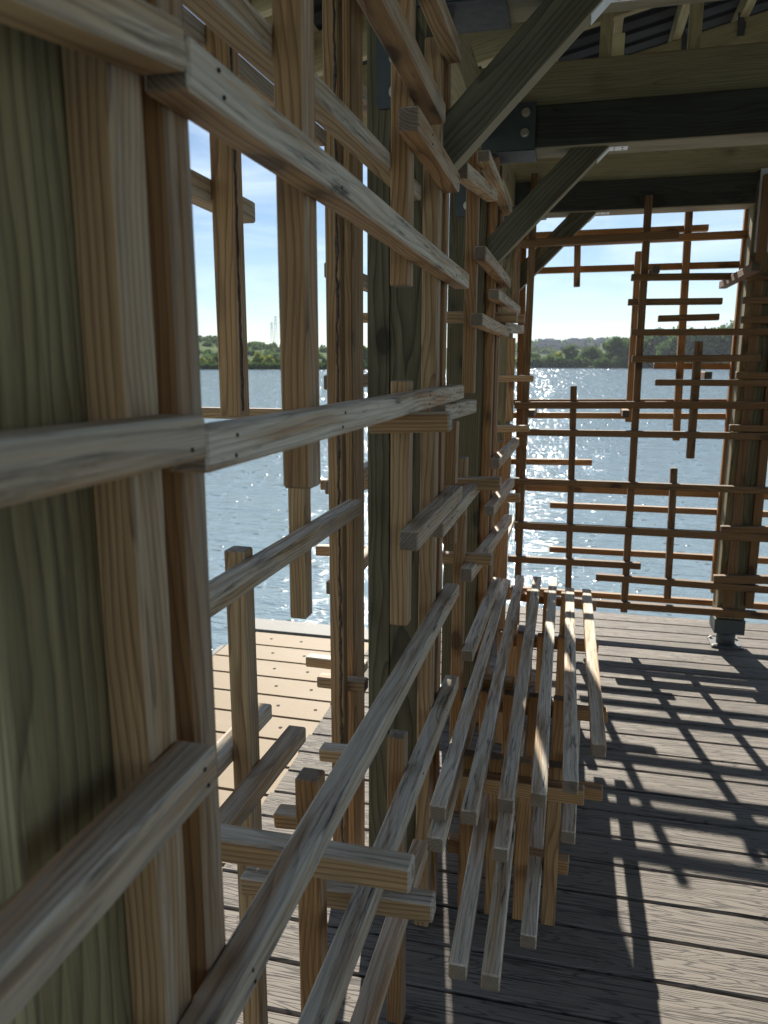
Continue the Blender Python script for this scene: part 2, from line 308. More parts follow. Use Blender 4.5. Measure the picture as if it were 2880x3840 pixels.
# timber pieces: (part name, end centre, end centre, width, height)
PIECES = {
 'left': [
  ('rail', (-0.298, 0.0543, 1.6475), (-0.298, 0.5282, 1.7203), 0.038, 0.032),
  ('rail', (-0.298, 0.5332, 1.7131), (-0.298, 1.9763, 1.7088), 0.038, 0.0378),
  ('rail', (-0.298, 0.0155, 1.4474), (-0.298, 0.5331, 1.4445), 0.038, 0.0346),
  ('rail', (-0.298, 0.5342, 1.4319), (-0.298, 1.9307, 1.4328), 0.038, 0.0349),
  ('rail', (-0.298, -0.0212, 1.1667), (-0.298, 0.5283, 1.1665), 0.038, 0.038),
  ('rail', (-0.298, 0.3347, 0.9096), (-0.298, 1.9247, 0.9071), 0.038, 0.032),
  ('rail', (-0.298, 0.6095, 0.626), (-0.298, 1.9545, 0.6271), 0.038, 0.038),
  ('rail', (-0.298, 0.5, 0.395), (-0.298, 1.53, 0.4), 0.038, 0.038),
  ('rail', (-0.298, 1.3363, 1.9078), (-0.298, 1.7874, 1.903), 0.038, 0.0398),
  ('rail', (-0.298, 0.6876, 2.0172), (-0.298, 1.5902, 1.989), 0.038, 0.038),
  ('rail', (-0.298, 1.2189, 2.1671), (-0.298, 1.7882, 2.1676), 0.038, 0.032),
  ('rail', (-0.298, 1.9198, 1.9617), (-0.298, 2.5884, 2.0405), 0.038, 0.036),
  ('rail', (-0.298, 2.3455, 2.1007), (-0.298, 3.1401, 2.0936), 0.038, 0.032),
  ('rail', (-0.298, 2.3243, 1.8275), (-0.298, 3.174, 1.8261), 0.038, 0.0381),
  ('rail', (-0.298, 2.7384, 1.7447), (-0.298, 3.7466, 1.7574), 0.038, 0.0364),
  ('rail', (-0.298, 2.2861, 1.6322), (-0.298, 3.1847, 1.6315), 0.038, 0.0372),
  ('rail', (-0.298, 3.0269, 1.6451), (-0.298, 4.0614, 1.6811), 0.038, 0.0407),
  ('rail', (-0.298, 1.6595, 1.3938), (-0.298, 2.1943, 1.3818), 0.038, 0.0378),
  ('rail', (-0.298, 1.3648, 1.1672), (-0.298, 1.9433, 1.1679), 0.038, 0.0387),
  ('rail', (-0.298, 1.6557, 1.1262), (-0.298, 2.3349, 1.1243), 0.038, 0.0362),
  ('rail', (-0.298, 2.9504, 1.1174), (-0.298, 4.0093, 1.1008), 0.038, 0.043),
  ('rail', (-0.298, 2.7926, 0.9575), (-0.298, 3.776, 0.919), 0.038, 0.0406),
  ('rail', (-0.298, 2.1926, 0.8697), (-0.298, 3.6981, 0.7467), 0.038, 0.043),
  ('rail', (-0.374, 4.3457, 0.4683), (-0.374, 4.929, 0.4834), 0.038, 0.043),
  ('rail', (-0.298, 2.2591, 0.5834), (-0.298, 3.1774, 0.5701), 0.038, 0.0378),
  ('upright', (-0.336, 0.5101, 0.003), (-0.336, 0.5101, 2.05), 0.038, 0.042),
  ('upright', (-0.336, 0.5825, 0.003), (-0.336, 0.5825, 2.05), 0.038, 0.038),
  ('upright', (-0.336, 0.8939, 1.3461), (-0.336, 0.8939, 2.25), 0.038, 0.04),
  ('upright', (-0.336, 1.4577, 1.6476), (-0.336, 1.4577, 2.3), 0.038, 0.038),
  ('upright', (-0.336, 1.4644, 0.9651), (-0.336, 1.4644, 1.4697), 0.038, 0.038),
  ('upright', (-0.336, 1.4468, 0.003), (-0.336, 1.4468, 0.7213), 0.038, 0.038),
  ('upright', (-0.336, 1.761, 0.003), (-0.336, 1.761, 2.1926), 0.038, 0.038),
  ('upright', (-0.336, 1.8558, 0.003), (-0.336, 1.8558, 2.3), 0.038, 0.038),
  ('upright', (-0.336, 2.4213, 1.4107), (-0.336, 2.4213, 2.25), 0.038, 0.038),
  ('upright', (-0.336, 2.095, 1.1677), (-0.336, 2.095, 1.3456), 0.038, 0.038),
  ('upright', (-0.336, 2.3115, 0.003), (-0.336, 2.3115, 1.218), 0.038, 0.038),
  ('upright', (-0.336, 2.1, 0.9898), (-0.336, 2.1, 1.0535), 0.038, 0.038),
  ('upright', (-0.336, 2.9706, 0.003), (-0.336, 2.9706, 2.25), 0.038, 0.038),
  ('upright', (-0.336, 3.089, 0.003), (-0.336, 3.089, 2.25), 0.038, 0.038),
  ('upright', (-0.336, 3.1811, 0.003), (-0.336, 3.1811, 2.2), 0.038, 0.038),
  ('upright', (-0.336, 4.1245, 1.8098), (-0.336, 4.1939, 2.22), 0.038, 0.038),
  ('upright', (-0.336, 4.0146, 1.2081), (-0.336, 3.9923, 1.6375), 0.038, 0.038),
  ('upright', (-0.336, 3.9542, 0.003), (-0.336, 3.9711, 1.1962), 0.038, 0.038),
  ('upright', (-0.374, 4.0953, 0.003), (-0.374, 4.0279, 1.1016), 0.038, 0.038),
  ('rail', (-0.374, -0.1748, 1.8461), (-0.374, 1.7301, 1.8746), 0.038, 0.0333),
  ('rail', (-0.514, 0.5902, 1.1561), (-0.514, 1.7379, 1.1579), 0.038, 0.0357),
  ('rail', (-0.514, 0.571, 0.7824), (-0.514, 1.3122, 0.7682), 0.038, 0.032),
  ('rail', (-0.59, 0.7394, 0.8127), (-0.59, 1.3217, 0.8032), 0.038, 0.0324),
  ('rail', (-0.59, 0.4729, 1.7749), (-0.59, 1.313, 1.7662), 0.038, 0.0356),
  ('rail', (-0.59, 0.4804, 1.9773), (-0.59, 1.7194, 1.9987), 0.038, 0.032),
  ('cross_rail', (-1.7259, 2.519, 1.325), (-0.854, 2.519, 1.3264), 0.038, 0.0392),
  ('upright', (-0.552, 1.1587, 1.415), (-0.552, 1.1587, 2.5), 0.038, 0.038),
  ('upright', (-0.59, 1.8281, 0.003), (-0.59, 1.8281, 2.5), 0.038, 0.038),
  ('upright', (-0.59, 1.9627, 0.003), (-0.59, 1.9627, 2.5), 0.038, 0.11),
  ('upright', (-0.552, 1.4516, 0.9658), (-0.552, 1.4516, 1.42), 0.038, 0.038),
  ('upright', (-0.552, 1.1528, 0.003), (-0.552, 1.1528, 1.1883), 0.038, 0.038),
  ('upright', (-0.374, 1.0071, 0.003), (-0.374, 1.0071, 0.8715), 0.038, 0.038),
  ('upright', (-0.552, 3.084, 0.003), (-0.552, 3.084, 2.3), 0.038, 0.038),
  ('rail', (-0.6297, 1.9, 1.4543), (-0.6297, 2.95, 1.4503), 0.038, 0.038),
  ('rail', (-0.63, 1.9, 1.1731), (-0.63, 2.95, 1.1731), 0.038, 0.038),
  ('rail', (-0.6302, 1.9, 0.8897), (-0.6302, 2.95, 0.8937), 0.038, 0.038),
  ('rail', (-0.6198, 1.9, 2.2289), (-0.6198, 2.8, 2.2289), 0.038, 0.038),
  ('rail', (-0.6243, 1.9, 1.7382), (-0.6243, 2.8, 1.7382), 0.038, 0.038),
  ('cross_rail', (-0.3572, 1.309, 1.3954), (-0.2113, 1.309, 1.4027), 0.038, 0.0347),
  ('cross_rail', (-0.486, 0.879, 0.8224), (-0.1825, 0.879, 0.8244), 0.038, 0.0377),
  ('cross_rail', (-0.5427, 1.109, 0.576), (-0.1919, 1.109, 0.5908), 0.038, 0.0375),
  ('cross_rail', (-0.6425, 2.289, 1.1269), (-0.2098, 2.289, 1.142), 0.038, 0.0388),
  ('cross_rail', (-0.6451, 2.319, 0.8828), (-0.2334, 2.319, 0.8931), 0.038, 0.0337),
  ('cross_rail', (-0.4397, 3.919, 1.4317), (-0.213, 3.919, 1.4332), 0.038, 0.032),
  ('cross_rail', (-0.8876, 3.019, 1.6873), (-0.2355, 3.019, 1.6812), 0.038, 0.0386),
  ('cross_rail', (-0.4009, 3.919, 1.7285), (-0.27, 3.919, 1.7269), 0.038, 0.0407),
  ('cross_rail', (-0.3917, 3.519, 0.8787), (-0.2314, 3.519, 0.8861), 0.038, 0.0391),
  ('cross_rail', (-0.506, 3.869, 1.1746), (-0.221, 3.869, 1.1836), 0.038, 0.0334),
  ('cross_rail', (-0.5291, 2.519, 1.6536), (-0.3687, 2.519, 1.6535), 0.038, 0.035),
  ('cross_rail', (-0.7705, 2.069, 0.5973), (-0.5798, 2.069, 0.5958), 0.038, 0.032),
  ('cross_rail', (-0.6631, 1.869, 0.6287), (-0.5234, 1.869, 0.627), 0.038, 0.032),
  ('cross_rail', (-0.5356, 1.519, 0.6126), (-0.4249, 1.519, 0.6175), 0.038, 0.032),
  ('cross_rail', (-0.5229, 1.219, 0.6393), (-0.4329, 1.219, 0.6458), 0.038, 0.032),
  ('cross_rail', (-0.8396, 2.369, 0.8724), (-0.667, 2.369, 0.8779), 0.038, 0.0338),
  ('cross_rail', (-0.8018, 2.319, 1.1119), (-0.6521, 2.319, 1.1134), 0.038, 0.032),
 ],
 'far': [
  ('rail', (-0.317, 4.093, 2.1144), (0.4497, 4.093, 2.1278), 0.038, 0.0402),
  ('rail', (-0.5005, 4.347, 2.1895), (0.6177, 4.347, 2.1949), 0.038, 0.032),
  ('rail', (-0.4944, 4.271, 2.1334), (0.8013, 4.271, 2.1456), 0.038, 0.0367),
  ('rail', (-0.5257, 4.347, 2.0052), (0.7987, 4.347, 2.0113), 0.038, 0.032),
  ('rail', (0.2383, 4.093, 1.933), (1.4626, 4.093, 1.9129), 0.038, 0.032),
  ('rail', (0.2347, 4.169, 1.8183), (0.6853, 4.169, 1.8157), 0.038, 0.032),
  ('rail', (0.387, 4.169, 1.7345), (0.6768, 4.169, 1.7398), 0.038, 0.032),
  ('rail', (0.2552, 4.093, 1.664), (1.4869, 4.093, 1.6605), 0.038, 0.032),
  ('rail', (0.2674, 4.093, 1.5301), (0.8682, 4.093, 1.5364), 0.038, 0.0346),
  ('rail', (0.3979, 4.347, 1.4976), (1.0091, 4.347, 1.4929), 0.038, 0.032),
  ('rail', (0.3877, 4.093, 1.4144), (1.5097, 4.093, 1.4154), 0.038, 0.032),
  ('rail', (-0.53, 4.347, 1.2899), (1.0134, 4.347, 1.3127), 0.038, 0.032),
  ('rail', (-0.3187, 4.093, 1.2887), (1.5195, 4.093, 1.3158), 0.038, 0.0364),
  ('rail', (-0.6152, 4.347, 1.2145), (1.0079, 4.347, 1.2356), 0.038, 0.032),
  ('rail', (-0.2879, 4.093, 1.1453), (1.5338, 4.093, 1.1567), 0.038, 0.0338),
  ('rail', (-0.5609, 4.309, 0.9536), (0.1046, 4.309, 0.967), 0.038, 0.032),
  ('rail', (-0.3041, 4.093, 0.8788), (1.5593, 4.093, 0.8806), 0.038, 0.0335),
  ('rail', (-0.5577, 4.347, 0.8031), (1.1155, 4.347, 0.812), 0.038, 0.0364),
  ('rail', (-0.1145, 4.347, 0.7082), (1.116, 4.347, 0.7123), 0.038, 0.032),
  ('rail', (-0.2955, 4.093, 0.6329), (1.5818, 4.093, 0.6352), 0.038, 0.0395),
  ('rail', (-0.1058, 4.347, 0.4469), (1.1088, 4.347, 0.4551), 0.038, 0.032),
  ('rail', (-0.324, 4.093, 0.4391), (0.3809, 4.093, 0.4452), 0.038, 0.0347),
  ('rail', (0.1539, 4.093, 0.3675), (1.6073, 4.093, 0.3574), 0.038, 0.0351),
  ('rail', (-0.6575, 4.347, 0.1839), (1.1094, 4.347, 0.1944), 0.038, 0.0331),
  ('rail', (0.047, 4.093, 0.2179), (1.6204, 4.093, 0.2231), 0.038, 0.0371),
  ('rail', (0.765, 4.093, 1.8128), (1.4729, 4.093, 1.7999), 0.038, 0.032),
  ('rail', (0.765, 4.093, 1.7208), (1.4813, 4.093, 1.712), 0.038, 0.0342),
  ('rail', (0.765, 4.093, 1.4526), (1.5063, 4.093, 1.4403), 0.038, 0.0343),
  ('rail', (0.7578, 4.093, 1.192), (1.5304, 4.093, 1.1951), 0.038, 0.032),
  ('rail', (0.76, 4.093, 0.6676), (1.5776, 4.093, 0.7015), 0.038, 0.0361),
  ('rail', (0.7469, 4.093, 0.4003), (1.601, 4.093, 0.4523), 0.038, 0.0413),
  ('upright', (0.3129, 4.131, 0.1691), (0.2997, 4.131, 2.3243), 0.0358, 0.038),
  ('upright', (0.5354, 4.309, 1.1019), (0.5112, 4.309, 2.383), 0.0364, 0.038),
  ('upright', (-0.0247, 4.269, 1.9102), (-0.0342, 4.269, 2.1809), 0.034, 0.038),
  ('upright', (0.2851, 4.309, 1.1962), (0.2801, 4.309, 2.085), 0.034, 0.038),
  ('upright', (0.5897, 4.131, 1.0273), (0.5847, 4.131, 1.6186), 0.0382, 0.038),
  ('upright', (0.0114, 4.131, 0.2612), (-0.0141, 4.131, 1.3928), 0.034, 0.038),
  ('upright', (0.5324, 4.131, 0.2653), (0.5147, 4.131, 0.9744), 0.034, 0.038),
  ('upright', (-0.268, 4.131, 0.0465), (-0.2587, 4.131, 2.4568), 0.0354, 0.038),
  ('upright', (-0.2854, 4.309, 0.4923), (-0.3281, 4.309, 2.4935), 0.039, 0.038),
  ('upright', (0.8434, 4.131, 0.2414), (0.8357, 4.131, 2.3928), 0.0414, 0.038),
  ('upright', (0.9377, 4.131, 0.2494), (0.932, 4.131, 2.2072), 0.0416, 0.038),
  ('upright', (0.8153, 4.309, 0.2403), (0.8688, 4.309, 2.3489), 0.038, 0.038),
  ('upright', (0.7945, 4.309, 0.2644), (0.7957, 4.309, 2.3494), 0.038, 0.038),
  ('peg', (0.3445, 3.98, 1.9583), (0.3445, 4.366, 1.9583), 0.036, 0.036),
  ('peg', (-0.2291, 4.1, 1.2447), (-0.2291, 4.366, 1.2447), 0.036, 0.036),
  ('peg', (0.2579, 4.1, 1.2521), (0.2579, 4.366, 1.2521), 0.036, 0.036),
  ('peg', (0.6367, 4.08, 1.4506), (0.6367, 4.366, 1.4506), 0.036, 0.036),
  ('peg', (0.7148, 3.6, 1.9119), (0.7148, 4.366, 1.9119), 0.038, 0.038),
 ],
 'bench': [
  ('seat_slat', (-0.2592, 1.5218, 0.496), (-0.2747, 3.4203, 0.496), 0.038, 0.038),
  ('seat_slat', (-0.1867, 1.5214, 0.496), (-0.2162, 3.4989, 0.496), 0.038, 0.038),
  ('seat_slat', (-0.1115, 1.588, 0.496), (-0.1361, 3.4948, 0.496), 0.038, 0.038),
  ('seat_slat', (-0.0389, 1.6313, 0.496), (-0.0624, 3.5028, 0.496), 0.038, 0.038),
  ('seat_slat', (0.0343, 1.7072, 0.496), (0.0152, 3.3468, 0.496), 0.038, 0.038),
  ('seat_slat', (0.1055, 1.9084, 0.496), (0.0895, 3.3459, 0.496), 0.038, 0.038),
  ('seat_slat', (-0.1761, 1.3128, 0.281), (-0.1957, 2.0396, 0.281), 0.038, 0.038),
  ('seat_slat', (-0.109, 1.303, 0.281), (-0.1228, 2.033, 0.281), 0.038, 0.038),
  ('seat_slat', (-0.0455, 1.5736, 0.161), (-0.0448, 2.3174, 0.161), 0.038, 0.038),
  ('seat_slat', (-0.1221, 1.6253, 0.341), (-0.1226, 2.2832, 0.341), 0.038, 0.038),
  ('seat_slat', (0.0365, 1.8246, 0.281), (0.0528, 2.5518, 0.281), 0.038, 0.038),
  ('seat_slat', (-0.255, 1.4707, 0.451), (-0.2639, 2.1735, 0.451), 0.038, 0.038),
  ('leg', (-0.233, 1.849, 0.003), (-0.233, 1.849, 0.475), 0.037, 0.037),
  ('leg', (-0.158, 1.849, 0.003), (-0.158, 1.849, 0.475), 0.037, 0.037),
  ('leg', (-0.081, 1.849, 0.003), (-0.081, 1.849, 0.475), 0.037, 0.037),
  ('leg', (-0.002999999999999999, 1.849, 0.003), (-0.002999999999999999, 1.849, 0.475), 0.037, 0.037),
  ('leg', (-0.233, 2.2590000000000003, 0.003), (-0.233, 2.2590000000000003, 0.475), 0.037, 0.037),
  ('leg', (-0.158, 2.2590000000000003, 0.003), (-0.158, 2.2590000000000003, 0.475), 0.037, 0.037),
  ('leg', (-0.081, 2.2590000000000003, 0.003), (-0.081, 2.2590000000000003, 0.475), 0.037, 0.037),
  ('leg', (-0.002999999999999999, 2.2590000000000003, 0.003), (-0.002999999999999999, 2.2590000000000003, 0.475), 0.037, 0.037),
  ('leg', (-0.233, 2.819, 0.003), (-0.233, 2.819, 0.475), 0.037, 0.037),
  ('leg', (-0.158, 2.819, 0.003), (-0.158, 2.819, 0.475), 0.037, 0.037),
  ('leg', (-0.081, 2.819, 0.003), (-0.081, 2.819, 0.475), 0.037, 0.037),
  ('leg', (-0.002999999999999999, 2.819, 0.003), (-0.002999999999999999, 2.819, 0.475), 0.037, 0.037),
  ('leg', (-0.233, 3.399, 0.003), (-0.233, 3.399, 0.475), 0.037, 0.037),
  ('leg', (-0.158, 3.399, 0.003), (-0.158, 3.399, 0.475), 0.037, 0.037),
  ('leg', (-0.081, 3.399, 0.003), (-0.081, 3.399, 0.475), 0.037, 0.037),
  ('leg', (-0.002999999999999999, 3.399, 0.003), (-0.002999999999999999, 3.399, 0.475), 0.037, 0.037),
  ('crossbar', (-0.2607, 1.809, 0.4152), (0.071, 1.809, 0.4205), 0.038, 0.04),
  ('crossbar', (-0.2728, 1.889, 0.3863), (0.1205, 1.889, 0.3865), 0.038, 0.0325),
  ('crossbar', (-0.2885, 1.889, 0.1693), (0.0443, 1.889, 0.1559), 0.038, 0.043),
  ('crossbar', (-0.2556, 2.299, 0.4093), (0.147, 2.299, 0.4138), 0.038, 0.0388),
  ('crossbar', (-0.1937, 2.859, 0.4257), (0.1321, 2.859, 0.4288), 0.038, 0.038),
  ('crossbar', (-0.2861, 3.439, 0.4323), (0.1392, 3.439, 0.4073), 0.038, 0.038),
  ('crossbar', (-0.249, 2.299, 0.4855), (-0.15, 2.299, 0.4867), 0.038, 0.038),
 ],
}

# ------------------------------------------------------------------ lattice screens and bench
def piece_group(key, name, loc, label, cat, tintf, mat=M_SLAT):
    root = empty(name, loc, label, cat)
    for (kind, p0, p1, wd, ht) in PIECES[key]:
        lumber(kind, p0, p1, wd, ht, mat, root, tint=tintf(kind, p0, p1), side=(1, 0, 0) if kind in ('upright', 'leg') else None)
    return root
def t_left(kind, p0, p1):
    outer = (p0[0] < -.48)
    if kind == 'upright' and outer: return (rng.uniform(.2, .8), rng.uniform(.1, .4), rng.uniform(.4, .6))
    if kind == 'upright': return (rng.uniform(.0, .7), rng.uniform(.2, .55), rng.uniform(.2, .46))
    return (rng.uniform(.1, .9), rng.uniform(.5, .95), rng.uniform(.32, .58))
def t_far(kind, p0, p1):
    if p0[1] < 4.2: return (rng.uniform(.0, .3), rng.uniform(.2, .45), rng.uniform(-.2, .02))  # shade put into the tint: inner layer darker than the lit outer one
    return (rng.uniform(0, .4), rng.uniform(.1, .4), rng.uniform(.25, .6))
def t_bench(kind, p0, p1):
    if kind == 'seat_slat': return (rng.uniform(.5, 1), rng.uniform(.75, 1.0), rng.uniform(.55, .7))
    return (rng.uniform(.1, .5), rng.uniform(.1, .3), rng.uniform(.4, .6))
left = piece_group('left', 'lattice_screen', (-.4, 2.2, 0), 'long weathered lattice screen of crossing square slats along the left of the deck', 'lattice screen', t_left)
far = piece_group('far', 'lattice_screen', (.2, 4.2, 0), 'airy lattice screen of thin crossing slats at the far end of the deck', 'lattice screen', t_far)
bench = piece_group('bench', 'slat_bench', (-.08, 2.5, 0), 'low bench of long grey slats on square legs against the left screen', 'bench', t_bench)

def screws(parent, pts, axis):
    pts = [p for p in pts if rng.random() < .62]
    bm = bmesh.new()
    for p in pts: cyl(bm, p, axis, .0019, .0015, 8)
    o = link_mesh('screw_hole', bm, M_HOLE, parent); o['kind'] = 'stuff'
pts = []
for (kind, p0, p1, wd, ht) in PIECES['left']:
    if kind != 'rail' or abs(p0[0] + .298) > .01: continue
    for (k2, q0, q1, w2, h2) in PIECES['left']:
        if k2 == 'upright' and abs(q0[0] + .336) < .01 and p0[1] < q0[1] < p1[1]:
            tt = (q0[1] - p0[1]) / (p1[1] - p0[1]); z = p0[2] + (p1[2] - p0[2]) * tt
            if q0[2] < z < q1[2]:
                for dz in (-.008, .009): pts.append((-.2786, q0[1] + rng.uniform(-.006, .006), z + dz))
screws(left, pts, (1, 0, 0))
pts = []
for (kind, p0, p1, wd, ht) in PIECES['far']:
    if kind != 'rail' or abs(p0[1] - 4.093) > .01: continue
    for (k2, q0, q1, w2, h2) in PIECES['far']:
        if k2 == 'upright' and abs(q0[1] - 4.131) < .01 and p0[0] < q0[0] < p1[0]:
            for dx in (-.009, .01): pts.append((q0[0] + dx, 4.0736, p0[2] + rng.uniform(-.004, .006)))
screws(far, pts, (0, 1, 0))

M_WANE = simple('dark_bark', (.085, .062, .045), .95, 0, .6, 90, .004, 220)
def wane(parent, p0, p1, along, out, w0, seed):
    """ragged strip of bark left on a slat's edge: along = direction across the face, out = face normal"""
    bm = bmesh.new(); p0, p1, along, out = map(Vector, (p0, p1, along, out)); n = int((p1 - p0).length / .012); rows = []
    for i in range(n + 1):
        c = p0.lerp(p1, i / n); a_ = w0 * (.55 + .9 * abs(noise.noise(Vector((i * .22, seed, 0))))); b_ = w0 * .35 * noise.noise(Vector((i * .6, seed, 9)))
        h = .0012 + .002 * abs(noise.noise(Vector((i * .9, seed, 4))))
        rows.append([bm.verts.new(c + along * q + out * z) for q, z in ((b_, -.0008), (b_ + a_ * .2, h), (b_ + a_ * .6, h * 1.2), (b_ + a_, -.0008))])
    for r1, r2 in zip(rows, rows[1:]):
        for j in range(3): bm.faces.new((r1[j], r1[j + 1], r2[j + 1], r2[j]))
    bmesh.ops.recalc_face_normals(bm, faces=list(bm.faces))
    return link_mesh('bark_edge', bm, M_WANE, parent)
for (kind, p0, p1, wd, ht) in PIECES['left']:
    if kind == 'upright' and abs(p0[0] + .552) < .003 and 1.0 < p0[1] < 1.2 and p1[2] > 2.3:
        wane(left, (-.5325, p0[1] - .014, p0[2] + .01), (-.5325, p1[1] - .014, p1[2] - .01), (0, 1, 0), (1, 0, 0), .011, 3.3)
    if kind == 'upright' and abs(p0[0] + .590) < .003 and p0[1] < 1.86 and p1[2] > 2.3:
        wane(left, (-.583, p0[1] - .0195, .1), (-.583, p0[1] - .0195, 2.4), (1, 0, 0), (0, -1, 0), .009, 7.7)

# ------------------------------------------------------------------ posts, beams, braces
DARKT = (.3, .1, .5)
def post(x0, x1, y0, y1, ztop, label, tb=.5):
    t = empty('timber_post', ((x0 + x1) / 2, (y0 + y1) / 2, 0), label, 'post', 'square green treated posts carrying the roof')
    lumber('shaft', ((x0 + x1) / 2, (y0 + y1) / 2, .165), ((x0 + x1) / 2, (y0 + y1) / 2, ztop), x1 - x0, y1 - y0, M_TREATED, t, side=(1, 0, 0), tint=(rng.uniform(0, 1), .5, tb), bevel=.004)
    cx, cy = (x0 + x1) / 2, (y0 + y1) / 2
    b = box('base_cap', x0 - .006, x1 + .006, y0 - .006, y1 + .006, .083, .163, M_PLATE, t)
    bm = bmesh.new(); cyl(bm, (cx, cy, .045), (0, 0, 1), .048, .075, 28); link_mesh('base_tube', bm, M_STEEL, t, True)
    box('base_plate', x0 - .012, x1 + .012, y0 - .008, y1 + .008, .001, .008, M_STEEL, t)
    for sx in (x0 + .004, x1 - .004):
        for sy in (y0 + .008, y1 - .008): bolt(t, (sx, sy, .009), (0, 0, 1), .009)
    return t
PX0, PX1 = -.495, -.355
post(PX0, PX1, .385, .525, 2.28, 'green treated post filling the left edge, nearest to the viewer', .85)
P1 = post(PX0, PX1, 1.78, 1.92, 2.272, 'thick green post in the middle of the left screen with a long drying crack', .08)
bm = bmesh.new(); rows = []
for i in range(90):
    z = .25 + 1.95 * i / 89; x = -.438 + .006 * noise.noise(Vector((z * 2, 1, 5))) + .002 * noise.noise(Vector((z * 25, 1, 5))); h = .0011 + .0009 * noise.noise(Vector((z * 4, 3, 5)))
    rows.append([bm.verts.new((x - h, 1.7782, z)), bm.verts.new((x + h, 1.7782, z))])
for r1, r2 in zip(rows, rows[1:]): bm.faces.new((r1[0], r1[1], r2[1], r2[0]))
bmesh.ops.solidify(bm, geom=list(bm.faces), thickness=.0006)
link_mesh('drying_crack', bm, M_HOLE, P1)
P2 = post(PX0, PX1, 2.93, 3.07, 2.261, 'dark green post of the left screen beside the high end of the slat bench', .08)
P3 = post(PX0, PX1, 4.155, 4.295, 2.267, 'corner post where the left screen meets the far lattice screen')
P4 = post(.79, .93, 4.155, 4.295, 2.42, 'post on a round steel foot at the right of the far screen')
for y in (1.78, 2.93, 4.155): post(2.75, 2.89, y, y + .14, 2.25, 'treated post at the far right side of the pavilion outside the picture')

def beam(name, p0, p1, wd, ht, mat, label, cat='beam', group=None, **k):
    o = lumber(name, p0, p1, wd, ht, mat, None, **k); return tag(o, label, cat, group)
BZ = [(1.78, 2.272), (2.93, 2.2625), (4.155, 2.268)]
NM = ['near cross beam at the top edge of the picture above the steel plate', 'dark stained cross beam across the middle of the roof frame',
      'dark stained cross beam above the far lattice screen']
xe = [2.91, 2.91, .80]
for (y, z), nm, x1 in zip(BZ, NM, xe):
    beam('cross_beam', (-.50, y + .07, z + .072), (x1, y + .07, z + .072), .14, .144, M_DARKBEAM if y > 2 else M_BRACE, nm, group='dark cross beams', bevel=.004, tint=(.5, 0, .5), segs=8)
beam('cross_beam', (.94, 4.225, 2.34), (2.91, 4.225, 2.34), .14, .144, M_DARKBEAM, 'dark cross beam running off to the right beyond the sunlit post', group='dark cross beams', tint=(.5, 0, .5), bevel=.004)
beam('tie_beam', (-.5, 1.87, 2.49), (2.91, 1.87, 2.49), .038, .14, M_CHORD, 'pale tie board on the near cross beam', 'beam', 'pale tie boards', tint=(.5, .2, .4))
beam('tie_beam', (-.5, 2.965, 2.479), (2.91, 2.965, 2.479), .038, .143, M_CHORD, 'pale greenish tie board lying on the middle dark cross beam', 'beam', 'pale tie boards', tint=(.3, .2, .08))
beam('tie_beam', (-.46, 4.20, 2.50), (2.91, 4.20, 2.50), .038, .175, M_CHORD, 'pale knotty tie board just above the far cross beam', 'beam', 'pale tie boards', tint=(.6, .2, .34))
# eave plates along the left side between the posts
for y0, y1, z, nm in ((.2, 1.775, 2.32, 'eave beam over the nearest part of the left screen'), (1.93, 2.925, 2.345, 'eave beam above the left screen between the two middle posts'), (3.075, 4.15, 2.345, 'eave beam above the left screen beside the corner post')):
    beam('eave_beam', (-.425, y0, z + .03), (-.425, y1, z + .03), .135, .14, M_CHORD if y0 > 1 else M_BRACE, nm, group='eave beams over the left screen', tint=(.4, .3, .2))

def brace(y, t0, t1, wdt, label, lip=True):
    """knee brace in the plane Y=y..y+wdt; t0, t1 = centre line end points (x, z)"""
    r = empty('knee_brace', (t0[0], y, t0[1]), label, 'brace', 'diagonal knee braces under the cross beams')
    p0 = Vector((t0[0], y + wdt / 2, t0[1])); p1 = Vector((t1[0], y + wdt / 2, t1[1]))
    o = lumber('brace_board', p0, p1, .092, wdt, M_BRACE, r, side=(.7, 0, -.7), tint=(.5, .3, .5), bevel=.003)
    # cut the ends plumb and level
    bm = bmesh.new(); bm.from_mesh(o.data)
    for co, no in (((-.354, 0, 0), (-1, 0, 0)), ((0, 0, BZTOP), (0, 0, 1))):
        g = list(bm.verts) + list(bm.edges) + list(bm.faces)
        bmesh.ops.bisect_plane(bm, geom=g, plane_co=co, plane_no=no, clear_outer=True)
        ed = [e_ for e_ in bm.edges if e_.is_boundary]
        bmesh.ops.holes_fill(bm, edges=ed)
    bm.to_mesh(o.data); bm.free()
    return r
def clip(r, x, y, z):
    """bright angle clip under the beam where the brace meets it"""
    o = prism('angle_clip', [(x, z - .0005), (x + .064, z - .0005), (x + .064, z - .003), (x + .001, z - .003), (x - .038, z - .043), (x - .040, z - .041)], y + .012, y + .062, M_CLIP, r)
    bm = bmesh.new()
    for dx in (.018, .046):
        for dy in (.024, .05): cyl(bm, (x + dx, y + dy, z - .0032), (0, 0, 1), .0035, .001, 10)
    link_mesh('clip_hole', bm, M_HOLE, o)
    return o
BR = [(1.80, 2.272, (-.385, 1.922), (.09, 2.397), 'big dark knee brace rising from the second post across the upper middle'),
      (2.95, 2.2625, (-.40, 1.857), (.10, 2.357), 'middle knee brace meeting the underside of the dark beam at a bright clip'),
      (4.175, 2.268, (-.40, 1.878), (.08, 2.358), 'farthest knee brace seen against the sky above the far screen')]
for y, bz, a0, a1, nm in BR:
    BZTOP = bz - .0005
    dx = (bz - a0[1]) - (a1[0] - a0[0]) * 0
    rb = brace(y, a0, a1, .062, nm)
    xc = a0[0] + (bz - a0[1]) + .065
    clip(rb, xc, y, bz)

